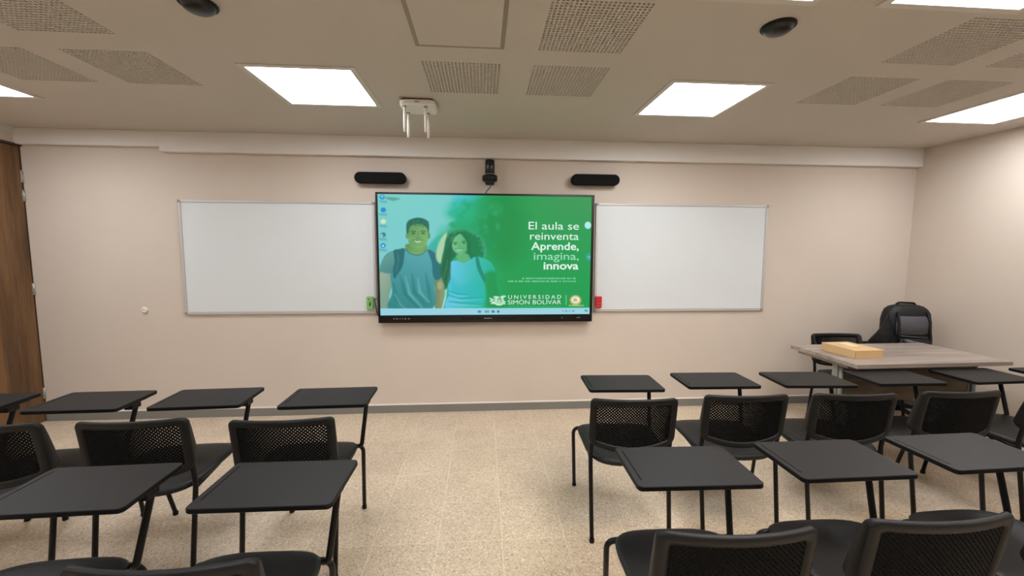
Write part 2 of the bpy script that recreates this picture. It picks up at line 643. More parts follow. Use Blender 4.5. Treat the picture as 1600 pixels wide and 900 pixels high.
# ------------------------------------------------------------------ whiteboards
def whiteboard(x0, x1, z0, z1, lab):
    t = thing('whiteboard', lab, 'whiteboard', ((x0 + x1) / 2, YF, z0), 0, 'whiteboards beside the screen')
    w, h = (x1 - x0) / 2, z1 - z0
    box('writing_surface', (-w + 0.01, -0.016, 0.01), (w - 0.01, -0.001, h - 0.01), M['white_board'], t)
    f, d = 0.022, -0.023
    box('frame_rail', (-w + 0.02, d, h - f), (w - 0.02, 0, h), M['alu'], t, bev=0.003)
    box('frame_rail', (-w + 0.02, d, 0), (w - 0.02, 0, f + 0.006), M['alu'], t, bev=0.003)
    box('frame_rail', (-w, d, 0.02), (-w + f, 0, h - 0.02), M['alu'], t, bev=0.003)
    box('frame_rail', (w - f, d, 0.02), (w, 0, h - 0.02), M['alu'], t, bev=0.003)
    for sx in (-1, 1):
        for zz in (0, h - 0.024):
            c = box('corner_cap', (min(sx * w, sx * (w - 0.024)), d - 0.002, zz), (max(sx * w, sx * (w - 0.024)), 0, zz + 0.024), M['cap'], t, bev=0.003)
            c['label'] = 'grey plastic corner cap'


whiteboard(-2.588, -0.948, 0.932, 1.922, 'wall whiteboard left of the screen, with a green eraser in its corner')
whiteboard(1.036, 2.690, 0.935, 1.938, 'wall whiteboard right of the screen, with a red eraser in its corner')
t = thing('eraser', 'green foam eraser stuck on the left whiteboard', 'eraser', (-1.003, YF - 0.017, 0.974))
prism('foam_block', rrect(-0.028, 0.028, 0, 0.112, 0.006), -0.034, 0, M['green'], t, 'Y', 0.002)
bm = bmesh.new()
add_prism(bm, [(-0.006, 0.035), (0.006, 0.03), (0.008, 0.058), (0.003, 0.075), (-0.003, 0.055)], -0.0352, -0.033, 'Y')
add_prism(bm, [(-0.010, 0.08), (-0.005, 0.08), (-0.007, 0.1), (-0.012, 0.1)], -0.0352, -0.033, 'Y')
link_mesh('dark_print', bm, M['dark_void'], t)
t = thing('eraser', 'red ribbed eraser stuck on the right whiteboard', 'eraser', (1.073, YF - 0.017, 0.974))
prism('body', rrect(-0.030, 0.030, 0, 0.108, 0.008), -0.03, 0, M['red'], t, 'Y', 0.003)
for k in range(4):
    box('rib', (-0.026, -0.036, 0.012 + k * 0.024), (0.026, -0.029, 0.026 + k * 0.024), M['red'], t, bev=0.003)

bm = bmesh.new()
add_lathe(bm, [(0, 0), (0.027, 0), (0.027, 0.010), (0.022, 0.017), (0.009, 0.019), (0.007, 0.016), (0, 0.016)], 20)
bmesh.ops.rotate(bm, verts=bm.verts, cent=(0, 0, 0), matrix=Matrix.Rotation(PI / 2, 3, 'X'))
o = link_mesh('wall_button', bm, M['white'], loc=(-2.93, YF, 0.974))
tag(o, 'small round white button on the wall left of the whiteboard', 'wall button')

# ------------------------------------------------------------------ speaker bars and camera above the screen
for x0, x1, z0, z1, lab in ((-1.097, -0.662, 2.074, 2.170, 'black speaker bar above the left end of the screen'),
                            (0.792, 1.230, 2.087, 2.184, 'black speaker bar above the right end of the screen')):
    t = thing('speaker_bar', lab, 'speaker', ((x0 + x1) / 2, YF, (z0 + z1) / 2), 0, 'speaker bars above the screen')
    w, h = (x1 - x0) / 2, (z1 - z0) / 2
    bm = bmesh.new()
    rings = []
    for dd, yy in ((0.010, -0.086), (0.003, -0.083), (0.0, -0.078), (0.0, -0.045)):
        rings.append([bm.verts.new((px_, yy, pz_)) for px_, pz_ in rrect(-w + dd, w - dd, -h + dd, h - dd, (h - dd) * 0.995, 10)])
    for a, b in zip(rings, rings[1:]):
        for k in range(len(a)):
            bm.faces.new((a[k], a[(k + 1) % len(a)], b[(k + 1) % len(a)], b[k]))
    bm.faces.new(rings[0])
    bm.faces.new(rings[-1][::-1])
    bmesh.ops.recalc_face_normals(bm, faces=bm.faces)
    link_mesh('cloth_front', bm, M['grille'], t)
    prism('back_shell', rrect(-w + 0.006, w - 0.006, -h + 0.006, h - 0.006, h * 0.8, 10), -0.045, -0.015, M['plastic'], t, 'Y')
    box('wall_bracket', (-0.08, -0.016, -0.02), (0.08, 0, 0.02), M['black'], t)

t = thing('conference_camera', 'black cylindrical camera on the wall above the middle of the screen', 'camera', (0.064, YF - 0.1, 2.07))
lathe('camera_body', [(0, 0.215), (0.036, 0.215), (0.042, 0.208), (0.042, 0.085), (0.036, 0.080)], M['gloss'], t)
lathe('swivel_ring', [(0.03, 0.082), (0.060, 0.082), (0.066, 0.076), (0.066, 0.040), (0.060, 0.032), (0.03, 0.032)], M['black'], t)
o = lathe('chrome_band', [(0.0425, 0.094), (0.0435, 0.094), (0.0435, 0.090), (0.0425, 0.090)], M['steel'], t)
lathe('camera_foot', [(0.042, 0.034), (0.042, 0.008), (0.034, 0), (0, 0)], M['gloss'], t)
bm = bmesh.new()
add_lathe(bm, [(0.021, 0.0), (0.021, 0.012), (0.013, 0.014), (0.010, 0.008), (0, 0.006)], 18)
bmesh.ops.rotate(bm, verts=bm.verts, cent=(0, 0, 0), matrix=Matrix.Rotation(PI / 2, 3, 'X'))
link_mesh('lens', bm, M['gloss'], t, loc=(0, -0.056, 0.058))
box('wall_bracket', (-0.03, 0.0, 0.045), (0.03, 0.1, 0.075), M['black'], t, bev=0.004)
o = tube('camera_cable', bend([(0.075, YF - 0.10, 2.068), (0.06, YF - 0.095, 2.04), (0.035, YF - 0.075, 2.022), (0.03, YF - 0.07, 2.002)], 0.02), 0.0035, M['black'], None, 6)
tag(o, 'short black cable running from the camera down behind the screen', 'cable')

# ------------------------------------------------------------------ the big display
TVX0, TVX1, TVZ0, TVZ1, TVY = -0.922, 1.001, 0.856, 2.0, YF - 0.09
SX0, SX1, SZ0, SZ1 = -0.903, 0.977, 0.925, 1.982
tv = thing('interactive_display', 'large black framed screen showing a green university desktop', 'screen', ((TVX0 + TVX1) / 2, YF, TVZ0))
ox, oy, oz = tv.location


def L3(x, y, z):
    return (x - ox, y - oy, z - oz)


bm = bmesh.new()
for a, b in (((TVX0, SZ1), (TVX1, TVZ1)), ((TVX0, TVZ0), (TVX1, SZ0)), ((TVX0, SZ0), (SX0, SZ1)), ((SX1, SZ0), (TVX1, SZ1))):
    add_box(bm, L3(a[0], TVY, a[1]), L3(b[0], TVY + 0.06, b[1]), 0.002)
link_mesh('bezel', bm, M['gloss'], tv)
box('back_shell', L3(TVX0 + 0.02, TVY + 0.02, TVZ0 + 0.02), L3(TVX1 - 0.02, YF - 0.02, TVZ1 - 0.02), M['black'], tv, bev=0.004)
box('wall_mount', L3(-0.35, YF - 0.022, 1.2), L3(0.45, YF, 1.7), M['black'], tv)
# controls and markings on the lower bezel
for k, (px, w) in enumerate(((-0.79, 0.008), (-0.765, 0.012), (-0.735, 0.006), (-0.712, 0.006), (-0.69, 0.011), (-0.66, 0.010),
                             (0.72, 0.006), (0.862, 0.010), (0.882, 0.006), (0.108, 0.012))):
    box('control_mark', L3(px, TVY - 0.0012, 0.889), L3(px + w, TVY + 0.0005, 0.898), M['alu'], tv)
box('front_socket_strip', L3(-0.19, TVY - 0.0015, 0.880), L3(0.30, TVY + 0.0005, 0.904), M['black'], tv, bev=0.0006)
for px, w in ((0.012, 0.016), (0.032, 0.010), (0.046, 0.018), (0.070, 0.012)):
    box('maker_mark', L3(px, TVY - 0.0025, 0.890), L3(px + w, TVY - 0.0012, 0.896), M['alu'], tv)

# --- the picture on the screen, painted point by point (what the screen itself emits)
NX, NY = 460, 258
uu, vv = np.meshgrid(np.linspace(0, 1, NX), np.linspace(0, 1, NY))   # v from the top down
PX = (1 - vv) * (37 + uu * 1378) + vv * (62 + uu * 1331)
PY = (1 - uu) * (57 + vv * 773) + uu * (72 + vv * 750)
IMG = np.zeros((NY, NX, 3))


def sm(a, b, x):
    t_ = np.clip((x - a) / (b - a), 0, 1)
    return t_ * t_ * (3 - 2 * t_)


def mixc(c0, c1, f):
    return np.array(c0)[None, None] * (1 - f[..., None]) + np.array(c1)[None, None] * f[..., None]


def curve(pts, n=5):
    P = np.array(pts, float)
    out = []
    for i in range(len(P)):
        a, b, c, d = P[i - 1], P[i], P[(i + 1) % len(P)], P[(i + 2) % len(P)]
        for k in range(n):
            s = k / n
            out.append(0.5 * (2 * b + (c - a) * s + (2 * a - 5 * b + 4 * c - d) * s * s + (3 * b - a - 3 * c + d) * s ** 3))
    return np.array(out)


def fill(pts, col, soft=3.0, alpha=1.0, smooth=True, col2=None, grad=None):
    Q = curve(pts) if smooth else np.array(pts, float)
    x0, y0 = Q.min(0) - soft * 2
    x1, y1 = Q.max(0) + soft * 2
    sel = np.where((PX > x0) & (PX < x1) & (PY > y0) & (PY < y1))
    if not len(sel[0]):
        return
    x, y = PX[sel], PY[sel]
    d2 = np.full(x.shape, 1e18)
    ins = np.zeros(x.shape, bool)
    for a, b in zip(Q, np.roll(Q, -1, 0)):
        e = b - a
        L_ = e @ e + 1e-9
        t_ = np.clip(((x - a[0]) * e[0] + (y - a[1]) * e[1]) / L_, 0, 1)
        d2 = np.minimum(d2, (x - a[0] - t_ * e[0]) ** 2 + (y - a[1] - t_ * e[1]) ** 2)
        cnd = (a[1] > y) != (b[1] > y)
        ins ^= cnd & (x < e[0] * (y - a[1]) / (e[1] if abs(e[1]) > 1e-9 else 1e-9) + a[0])
    d = np.sqrt(d2) * np.where(ins, 1, -1)
    al = np.clip(0.5 + d / (2 * soft), 0, 1) * alpha
    c = np.array(col, float)[None, :]
    if col2 is not None:
        (gx0, gy0), (gx1, gy1) = grad
        g = np.clip(((x - gx0) * (gx1 - gx0) + (y - gy0) * (gy1 - gy0)) / ((gx1 - gx0) ** 2 + (gy1 - gy0) ** 2), 0, 1)[:, None]
        c = c * (1 - g) + np.array(col2, float)[None, :] * g
    IMG[sel] = IMG[sel] * (1 - al[:, None]) + c * al[:, None]


def ell(cx, cy, rx, ry, col, soft=3.0, alpha=1.0, rot=0.0, **k):
    n = 20
    c_, s_ = math.cos(rot), math.sin(rot)
    fill([(cx + rx * math.cos(2 * PI * i / n) * c_ - ry * math.sin(2 * PI * i / n) * s_,
           cy + rx * math.cos(2 * PI * i / n) * s_ + ry * math.sin(2 * PI * i / n) * c_) for i in range(n)], col, soft, alpha, False, **k)


def stroke(pts, w, col, soft=2.5, alpha=1.0):
    P = np.array(pts, float)
    T = np.gradient(P, axis=0)
    T /= np.linalg.norm(T, axis=1)[:, None] + 1e-9
    N_ = np.stack([-T[:, 1], T[:, 0]], 1)
    ww = np.array(w if hasattr(w, '__len__') else [w] * len(P))[:, None] / 2
    fill(list(map(tuple, P + N_ * ww)) + list(map(tuple, (P - N_ * ww)[::-1])), col, soft, alpha, False)


# backdrop: pale teal sky going over to green
sky = mixc((118, 205, 200), (128, 202, 210), sm(60, 700, PY))
grn = mixc((30, 172, 118), (24, 156, 80), sm(620, 900, PX))
grn = grn * 1.0 + (np.array([14, -8, -4])[None, None] * (sm(900, 1350, PX) * (1 - sm(60, 400, PY)))[..., None])
IMG[:] = sky
edge = 560 - 0.42 * (PY - 57) + 24 * np.sin(PY / 31.0) + 13 * np.sin(PY / 11.0 + 1)
f = sm(-26, 30, PX - edge)
IMG[:] = IMG * (1 - f[..., None]) + grn * f[..., None]
fill([(540, 50), (690, 50), (640, 95), (560, 150), (500, 190), (505, 110)], (62, 190, 196), 30, 0.85)
ell(640, 330, 150, 110, (22, 158, 104), 60, 0.7)
ell(830, 260, 150, 240, (20, 140, 68), 70, 0.75)
ell(790, 150, 40, 45, (32, 158, 92), 16, 0.7)
ell(560, 170, 90, 60, (30, 182, 138), 40, 0.6)
ell(470, 300, 60, 50, (60, 186, 160), 24, 0.5)
rs = np.random.RandomState(3)
for k in range(70):
    a = rs.rand()
    x_, y_ = 380 + 430 * rs.rand(), 100 + 330 * rs.rand()
    if x_ > 560 - 0.42 * (y_ - 57) + 10:
        ell(x_, y_, 10 + 16 * rs.rand(), 7 + 10 * rs.rand(), (20 + 30 * a, 140 + 50 * a, 80 + 60 * a), 9, 0.35, rs.rand() * 3)
fill([(342, 410), (380, 350), (420, 330), (432, 440), (410, 480), (360, 440)], (40, 176, 160), 12, 0.85)
fill([(85, 80), (120, 76), (175, 84), (150, 96), (125, 98)], (70, 150, 130), 6, 0.8)
# young man
fill([(52, 790), (52, 560), (60, 500), (90, 440), (140, 412), (215, 400), (300, 420), (370, 402), (420, 430), (445, 480), (470, 590),
      (470, 660), (450, 800), (390, 800), (385, 640), (130, 640), (118, 800)], (72, 150, 152), 4)
fill([(54, 555), (134, 556), (128, 640), (112, 720), (114, 792), (58, 792), (60, 690)], (150, 172, 150), 5, col2=(126, 160, 138), grad=((60, 600), (130, 640)))
fill([(394, 590), (462, 590), (468, 640), (452, 720), (442, 792), (400, 792), (402, 700)], (112, 132, 92), 5, col2=(142, 158, 118), grad=((400, 640), (460, 640)))
ell(428, 636, 16, 26, (168, 182, 142), 8, 0.7)
fill([(386, 620), (398, 650), (398, 792), (376, 792), (388, 700)], (170, 222, 230), 4, smooth=False)
fill([(464, 640), (476, 660), (470, 720), (450, 792), (440, 792), (460, 700)], (160, 215, 215), 4, smooth=False)
fill([(134, 440), (205, 402), (300, 428), (370, 400), (415, 440), (432, 560), (396, 610), (380, 792), (118, 792), (132, 680), (120, 560)], (84, 164, 172), 4,
     col2=(46, 132, 132), grad=((300, 430), (200, 790)))
for a, b, c, wd in (((180, 570), (215, 690), (300, 792), 26), ((255, 560), (270, 680), (350, 770), 22), ((140, 620), (160, 720), (215, 792), 20), ((340, 560), (360, 660), (372, 760), 18)):
    stroke([a, b, c], [3, wd, 5], (36, 116, 118), 9, 0.7)
for a, b, c, wd in (((215, 580), (240, 690), (320, 780), 16), ((290, 590), (305, 680), (365, 745), 16), ((150, 690), (185, 760), (220, 790), 9)):
    stroke([a, b, c], [3, wd, 4], (112, 192, 196), 8, 0.7)
fill([(132, 420), (110, 436), (76, 470), (58, 540), (128, 556), (150, 500)], (98, 158, 150), 5, col2=(66, 130, 130), grad=((80, 450), (140, 560)))
fill([(140, 414), (170, 404), (206, 400), (205, 450), (196, 510), (168, 560), (144, 590), (136, 540), (146, 480)], (34, 108, 112), 4)
fill([(352, 408), (376, 412), (412, 444), (440, 520), (440, 580), (404, 600), (384, 560), (380, 500), (366, 450)], (38, 112, 120), 4)
stroke([(160, 420), (172, 470), (156, 550)], 5, (70, 146, 148), 3, 0.7)
fill([(222, 370), (338, 370), (342, 412), (318, 434), (280, 440), (240, 428), (216, 404)], (92, 148, 84), 4, col2=(116, 170, 104), grad=((280, 380), (290, 436)))
stroke([(210, 400), (240, 430), (280, 442), (320, 434), (346, 406)], 6, (44, 118, 116), 3, 0.9)
fill([(228, 260), (290, 244), (352, 262), (356, 320), (344, 372), (318, 402), (282, 410), (250, 396), (232, 350)], (98, 154, 92), 4,
     col2=(120, 174, 106), grad=((232, 300), (350, 330)))
ell(222, 318, 7, 20, (96, 150, 92), 3)
ell(360, 318, 8, 20, (92, 150, 92), 3)
fill([(220, 300), (218, 250), (230, 224), (256, 210), (290, 204), (326, 210), (352, 228), (360, 258), (356, 300), (346, 268), (320, 250), (290, 244), (256, 250), (238, 266), (230, 300)], (28, 104, 84), 4)
for k in range(34):
    ell(226 + 130 * rs.rand(), 208 + 46 * rs.rand() + 14 * abs(rs.rand() - 0.5), 6, 5, (20 + 26 * rs.rand(), 96 + 34 * rs.rand(), 76 + 30 * rs.rand()), 3, 0.6)
stroke([(246, 292), (262, 287), (278, 292)], 5, (44, 96, 60), 2)
stroke([(306, 292), (322, 287), (340, 292)], 5, (44, 96, 60), 2)
ell(262, 302, 11, 5, (48, 96, 66), 2)
ell(323, 302, 11, 5, (48, 96, 66), 2)
stroke([(294, 300), (290, 325), (282, 334), (296, 338), (306, 333)], 4, (70, 120, 70), 2.5, 0.8)
fill([(268, 347), (290, 350), (312, 347), (306, 357), (290, 362), (274, 357)], (186, 216, 176), 2.5, 0.9)
stroke([(258, 344), (290, 349), (322, 344)], 3, (58, 104, 62), 2)
ell(290, 388, 18, 6, (124, 178, 112), 4, 0.8)
ell(246, 336, 13, 11, (126, 180, 110), 7, 0.6)
ell(336, 336, 12, 11, (126, 180, 110), 7, 0.6)
# young woman
fill([(404, 440), (418, 370), (450, 310), (500, 280), (560, 274), (620, 280), (670, 310), (706, 350), (724, 400), (720, 450), (690, 470), (640, 430), (560, 420), (470, 500), (430, 500)], (52, 164, 112), 9)
fill([(404, 440), (418, 370), (452, 310), (480, 300), (462, 380), (446, 440), (436, 490), (414, 480)], (186, 216, 176), 7, 0.9)
fill([(440, 480), (456, 400), (470, 330), (510, 296), (560, 288), (612, 296), (662, 326), (692, 376), (704, 430), (686, 474), (620, 476), (560, 450), (510, 470), (500, 560), (470, 640), (446, 600), (430, 540)], (24, 112, 78), 6,
     col2=(16, 128, 76), grad=((470, 400), (670, 400)))
for k in range(90):
    th = rs.rand() * 2 * PI
    x_, y_ = 566 + (118 + 22 * rs.rand()) * math.cos(th), 402 + (108 + 14 * rs.rand()) * math.sin(th)
    if (y_ < 480 or x_ < 520) and x_ > 478:
        ell(x_ - (14 if x_ < 500 else 0), y_ + (60 * rs.rand() if x_ < 510 else 0), 9, 7, (20 + 40 * rs.rand(), 112 + 50 * rs.rand(), 70 + 46 * rs.rand()), 4, 0.55)
fill([(532, 440), (600, 430), (622, 462), (640, 480), (560, 500), (510, 482), (536, 470)], (92, 176, 120), 5)
fill([(494, 486), (540, 478), (580, 490), (626, 466), (650, 452), (700, 458), (752, 486), (780, 545), (716, 562), (712, 600), (722, 700), (724, 792), (474, 792), (486, 690), (476, 620), (478, 560)], (96, 198, 226), 4,
     col2=(28, 178, 140), grad=((500, 560), (770, 600)))
fill([(500, 590), (560, 640), (640, 610), (700, 640), (712, 720), (640, 760), (560, 700), (490, 700)], (30, 182, 186), 26, 0.55)
for a, b, c in (((486, 700), (560, 720), (700, 712)), ((482, 740), (560, 748), (690, 756)), ((490, 670), (540, 690), (610, 692))):
    stroke([a, b, c], [3, 9, 2], (24, 152, 170), 5, 0.7)
    stroke([(a[0], a[1] + 14), (b[0], b[1] + 14), (c[0], c[1] + 14)], [2, 8, 2], (132, 220, 236), 5, 0.6)
fill([(656, 454), (672, 456), (690, 520), (716, 580), (714, 620), (690, 580), (664, 520)], (22, 140, 120), 4)
fill([(716, 560), (776, 548), (800, 640), (830, 792), (722, 792), (726, 680)], (22, 146, 76), 12, 0.7)
stroke([(790, 600), (806, 660), (828, 740)], [4, 14, 4], (34, 168, 108), 8, 0.6)
fill([(500, 340), (520, 316), (552, 304), (584, 316), (606, 350), (608, 392), (590, 424), (560, 440), (530, 426), (508, 396)], (88, 174, 116), 4,
     col2=(112, 192, 136), grad=((600, 380), (520, 380)))
fill([(492, 372), (508, 330), (540, 300), (556, 300), (520, 330), (504, 380), (500, 470), (474, 600), (446, 560), (456, 450)], (24, 104, 72), 5)
fill([(560, 300), (600, 320), (622, 380), (612, 440), (600, 400), (596, 352)], (18, 118, 72), 5)
stroke([(512, 364), (524, 357), (540, 361)], 4, (30, 96, 60), 2)
stroke([(566, 356), (580, 350), (594, 354)], 4, (30, 96, 60), 2)
ell(526, 370, 9, 4.5, (34, 92, 66), 2)
ell(580, 363, 9, 4.5, (34, 92, 66), 2)
stroke([(552, 366), (550, 386), (544, 392), (556, 396), (564, 391)], 3, (58, 130, 86), 2, 0.8)
fill([(532, 403), (552, 406), (572, 400), (566, 409), (550, 413), (537, 410)], (186, 228, 196), 2, 0.9)
stroke([(524, 400), (552, 406), (580, 396)], 3, (44, 116, 74), 2)
stroke([(492, 500), (480, 590), (462, 660)], [10, 34, 14], (32, 104, 68), 6, 0.8)
stroke([(478, 470), (470, 520), (452, 590)], [3, 7, 3], (96, 150, 100), 4, 0.6)
# desktop icons, unreadable captions as blurred dashes
for y_, c in ((76, (26, 150, 205)), (156, (16, 140, 205)), (228, (214, 226, 196)), (312, (50, 130, 140)), (380, (16, 150, 215))):
    ell(74 if y_ > 100 else 66, y_, 17, 15, c, 3)
    stroke([(50, y_ + 25), (95, y_ + 27)], 6, (70, 140, 146), 4, 0.7)
    stroke([(56, y_ + 34), (98, y_ + 36)], 5, (80, 150, 152), 4, 0.5)
ell(66, 72, 8, 6, (120, 214, 236), 2)
ell(74, 382, 7, 6, (190, 235, 245), 2)
ell(66, 316, 7, 9, (150, 206, 206), 3)
# side circles
ell(1387, 250, 22, 23, (176, 232, 238), 2.5)
ell(1393, 452, 23, 24, (52, 160, 150), 2.5)
stroke([(1384, 452), (1402, 452)], 8, (120, 200, 200), 3)
# unreadable small print: two lines of broken dashes
for y_, xa, xb in ((590, 955, 1312), (609, 862, 1310)):
    x_ = xa
    while x_ < xb - 8:
        w_ = min(10 + 8 * rs.rand(), xb - x_)
        stroke([(x_, y_), (x_ + w_, y_)], 7 + 3 * rs.rand(), (156, 222, 178), 2.2, 0.62 + 0.3 * rs.rand())
        x_ += w_ + (3 if rs.rand() < 0.8 else 11)
# crest: a cluster of pale leaf-like figures
for x_, y_, rx, ry, ro in ((790, 712, 22, 7, 0.1), (832, 708, 18, 7, -0.2), (786, 728, 9, 16, 0.3), (826, 722, 8, 18, -0.2), (806, 732, 8, 9, 0), (760, 732, 18, 6, -0.6),
                           (752, 722, 10, 5, 0.4), (800, 748, 42, 12, 0.05), (836, 740, 12, 6, 0.5), (772, 748, 20, 7, -0.3), (832, 752, 16, 5, 0.3), (806, 758, 24, 9, 0)):
    ell(x_, y_, rx, ry, (210, 240, 214), 2.2, 0.92, ro)
for p in (((776, 742), (836, 746)), ((790, 752), (826, 752)), ((800, 716), (806, 740))):
    stroke(list(p), 3, (60, 170, 110), 2, 0.8)
# divider, rule and badge
stroke([(1240, 698), (1240, 762)], 3.4, (186, 230, 200), 1.6)
stroke([(866, 770), (1200, 773)], 3, (90, 196, 134), 2.5, 0.7)
ell(1302, 732, 38, 34, (206, 178, 96), 3)
ell(1302, 730, 27, 22, (240, 240, 226), 3)
ell(1300, 730, 13, 12, (150, 180, 160), 4, 0.7)
stroke([(1290, 738), (1300, 722), (1312, 736)], 3, (96, 140, 120), 2, 0.8)
x_ = 1258
while x_ < 1354:
    w_ = 6 + 6 * rs.rand()
    stroke([(x_, 767), (x_ + w_, 767)], 8, (220, 232, 170), 2, 0.8)
    x_ += w_ + 3.5
# taskbar
fill([(30, 786), (1420, 782), (1420, 840), (30, 840)], (148, 210, 228), 2, smooth=False, col2=(158, 214, 230), grad=((60, 0), (1400, 0)))
stroke([(56, 788), (1400, 784)], 4, (170, 228, 232), 2, 0.7)
for x_, w_, c in ((680, 12, (30, 140, 180)), (722, 7, (70, 140, 170)), (736, 5, (70, 140, 170)), (767, 10, (50, 104, 130)), (800, 8, (50, 104, 130))):
    ell(x_, 806, w_, 8, c, 3, 0.9)
for x_ in (1217, 1236, 1244, 1262, 1282, 1290):
    stroke([(x_ - 3, 802), (x_ + 4, 803)], 9, (84, 134, 160), 3, 0.7)
stroke([(1362, 800), (1380, 801)], 10, (66, 112, 136), 3, 0.8)
IMG = np.clip(IMG, 0, 255) / 255.0
LIN = np.where(IMG <= 0.04045, IMG / 12.92, ((IMG + 0.055) / 1.055) ** 2.4)

me = bpy.data.meshes.new('screen_picture')
co = np.stack([SX0 + uu * (SX1 - SX0) - ox, np.full_like(uu, TVY + 0.004 - oy), SZ1 - vv * (SZ1 - SZ0) - oz], -1).reshape(-1, 3)
idx = np.arange(NX * NY).reshape(NY, NX)
quads = np.stack([idx[:-1, :-1], idx[1:, :-1], idx[1:, 1:], idx[:-1, 1:]], -1).reshape(-1, 4)
me.vertices.add(len(co))
me.vertices.foreach_set('co', co.ravel())
me.loops.add(quads.size)
me.loops.foreach_set('vertex_index', quads.ravel().astype(np.int32))
me.polygons.add(len(quads))
me.polygons.foreach_set('loop_start', (np.arange(len(quads)) * 4).astype(np.int32))
me.polygons.foreach_set('loop_total', np.full(len(quads), 4, np.int32))
me.update()
at = me.color_attributes.new('picture', 'FLOAT_COLOR', 'POINT')
at.data.foreach_set('color', np.concatenate([LIN.reshape(-1, 3), np.ones((NX * NY, 1))], 1).ravel().astype(np.float32))
pm = bpy.data.materials.new('screen_picture')
pm.use_nodes = True
nt = pm.node_tree
b = nt.nodes['Principled BSDF']
b.inputs['Base Color'].default_value = (0.01, 0.01, 0.01, 1)
b.inputs['Roughness'].default_value = 0.35
b.inputs['Specular IOR Level'].default_value = 0.2
an = nt.nodes.new('ShaderNodeAttribute')
an.attribute_name = 'picture'
nt.links.new(an.outputs['Color'], b.inputs['Emission Color'])
b.inputs['Emission Strength'].default_value = 0.97
me.materials.append(pm)
link('screen', me, tv)


def scr(x, y):
    """a point of the zoomed photo crop of the screen -> local coordinates"""
    u, v = 0.5, 0.5
    for _ in range(12):
        x_ = (1 - v) * (37 + u * 1378) + v * (62 + u * 1331)
        y_ = (1 - u) * (57 + v * 773) + u * (72 + v * 750)
        u += (x - x_) / 1355
        v += (y - y_) / 762
    return SX0 + u * (SX1 - SX0) - ox, SZ1 - v * (SZ1 - SZ0) - oz


def text(name, body, xr, base, capx, align, m, bold=0.0, width=None, space=1.0):
    cu = bpy.data.curves.new(name, 'FONT')
    cu.body = body
    cu.align_x = align
    cu.size = 1.0
    cu.space_character = space
    cu.offset = bold
    cu.extrude = 0.0
    cu.resolution_u = 3
    o = bpy.data.objects.new(name, cu)
    COL.objects.link(o)
    bpy.context.view_layer.update()
    dg = bpy.context.evaluated_depsgraph_get()
    me_ = bpy.data.meshes.new_from_object(o.evaluated_get(dg))
    bpy.data.objects.remove(o)
    vs = np.array([v.co[:] for v in me_.vertices])
    caps = 0.70                                   # cap height of the built-in face at size 1
    px = (SX1 - SX0) / 1355
    s = capx / caps * px
    sx = s
    if width:
        sx = width * px / (vs[:, 0].max() - vs[:, 0].min())
    X, Z = scr(xr, base)
    x_ref = vs[:, 0].max() if align == 'RIGHT' else vs[:, 0].min()
    for v, c in zip(me_.vertices, vs):
        v.co = (X + (c[0] - x_ref) * sx, TVY + 0.0030 - oy, Z + c[1] * s)
    me_.materials.clear()
    me_.materials.append(m)
    o = link(name, me_, tv)
    o['kind'] = 'stuff'
    return o


text('headline_text', 'El aula se', 1327, 278, 49, 'RIGHT', M['print'], 0.002, 328)
text('headline_text', 'reinventa', 1325, 343, 49, 'RIGHT', M['print'], 0.002, 318)
text('headline_text', 'Aprende,', 1325, 407, 49, 'RIGHT', M['print'], 0.016, 312)
text('headline_text', 'imagina,', 1325, 470, 49, 'RIGHT', M['print_soft'], 0.006, 296)
text('headline_text', 'innova', 1322, 531, 49, 'RIGHT', M['print'], 0.020, 230)
text('university_name', 'UNIVERSIDAD', 864, 723, 25, 'LEFT', M['print'], 0.0, 348, 1.45)
text('university_name', 'SIMÓN BOLÍVAR', 862, 759, 28, 'LEFT', M['print'], -0.004, 350)
# cable and hook at the left edge of the display
o = tube('display_cable', bend([(-0.935, YF - 0.075, 1.075), (-0.955, YF - 0.07, 1.07), (-0.953, YF - 0.05, 1.0), (-0.945, YF - 0.03, 0.93), (-0.93, YF - 0.02, 0.90)], 0.02), 0.004, M['black'], None, 6)
tag(o, 'thin black cable hooked at the lower left edge of the screen', 'cable')

# ------------------------------------------------------------------ student chair with writing tablet
WB_, ZTOP = 0.222, 0.765


def zbot(a):
    return 0.516 - 0.046 * (1 - min(1, (a / WB_) ** 2))


def back_pt(a, z, q=0.0):
    t_ = (z - 0.50) / 0.265
    s2 = (a / WB_) ** 2
    y = -0.214 - 0.037 * t_ - 0.032 * (1 - s2)
    n = Vector((-0.064 * a / WB_ ** 2, 1, 0.037 / 0.265)).normalized()    # towards the sitter
    n = Vector((n.x * 1.0, n.y, n.z))
    return Vector((a, y, z)) + n * q


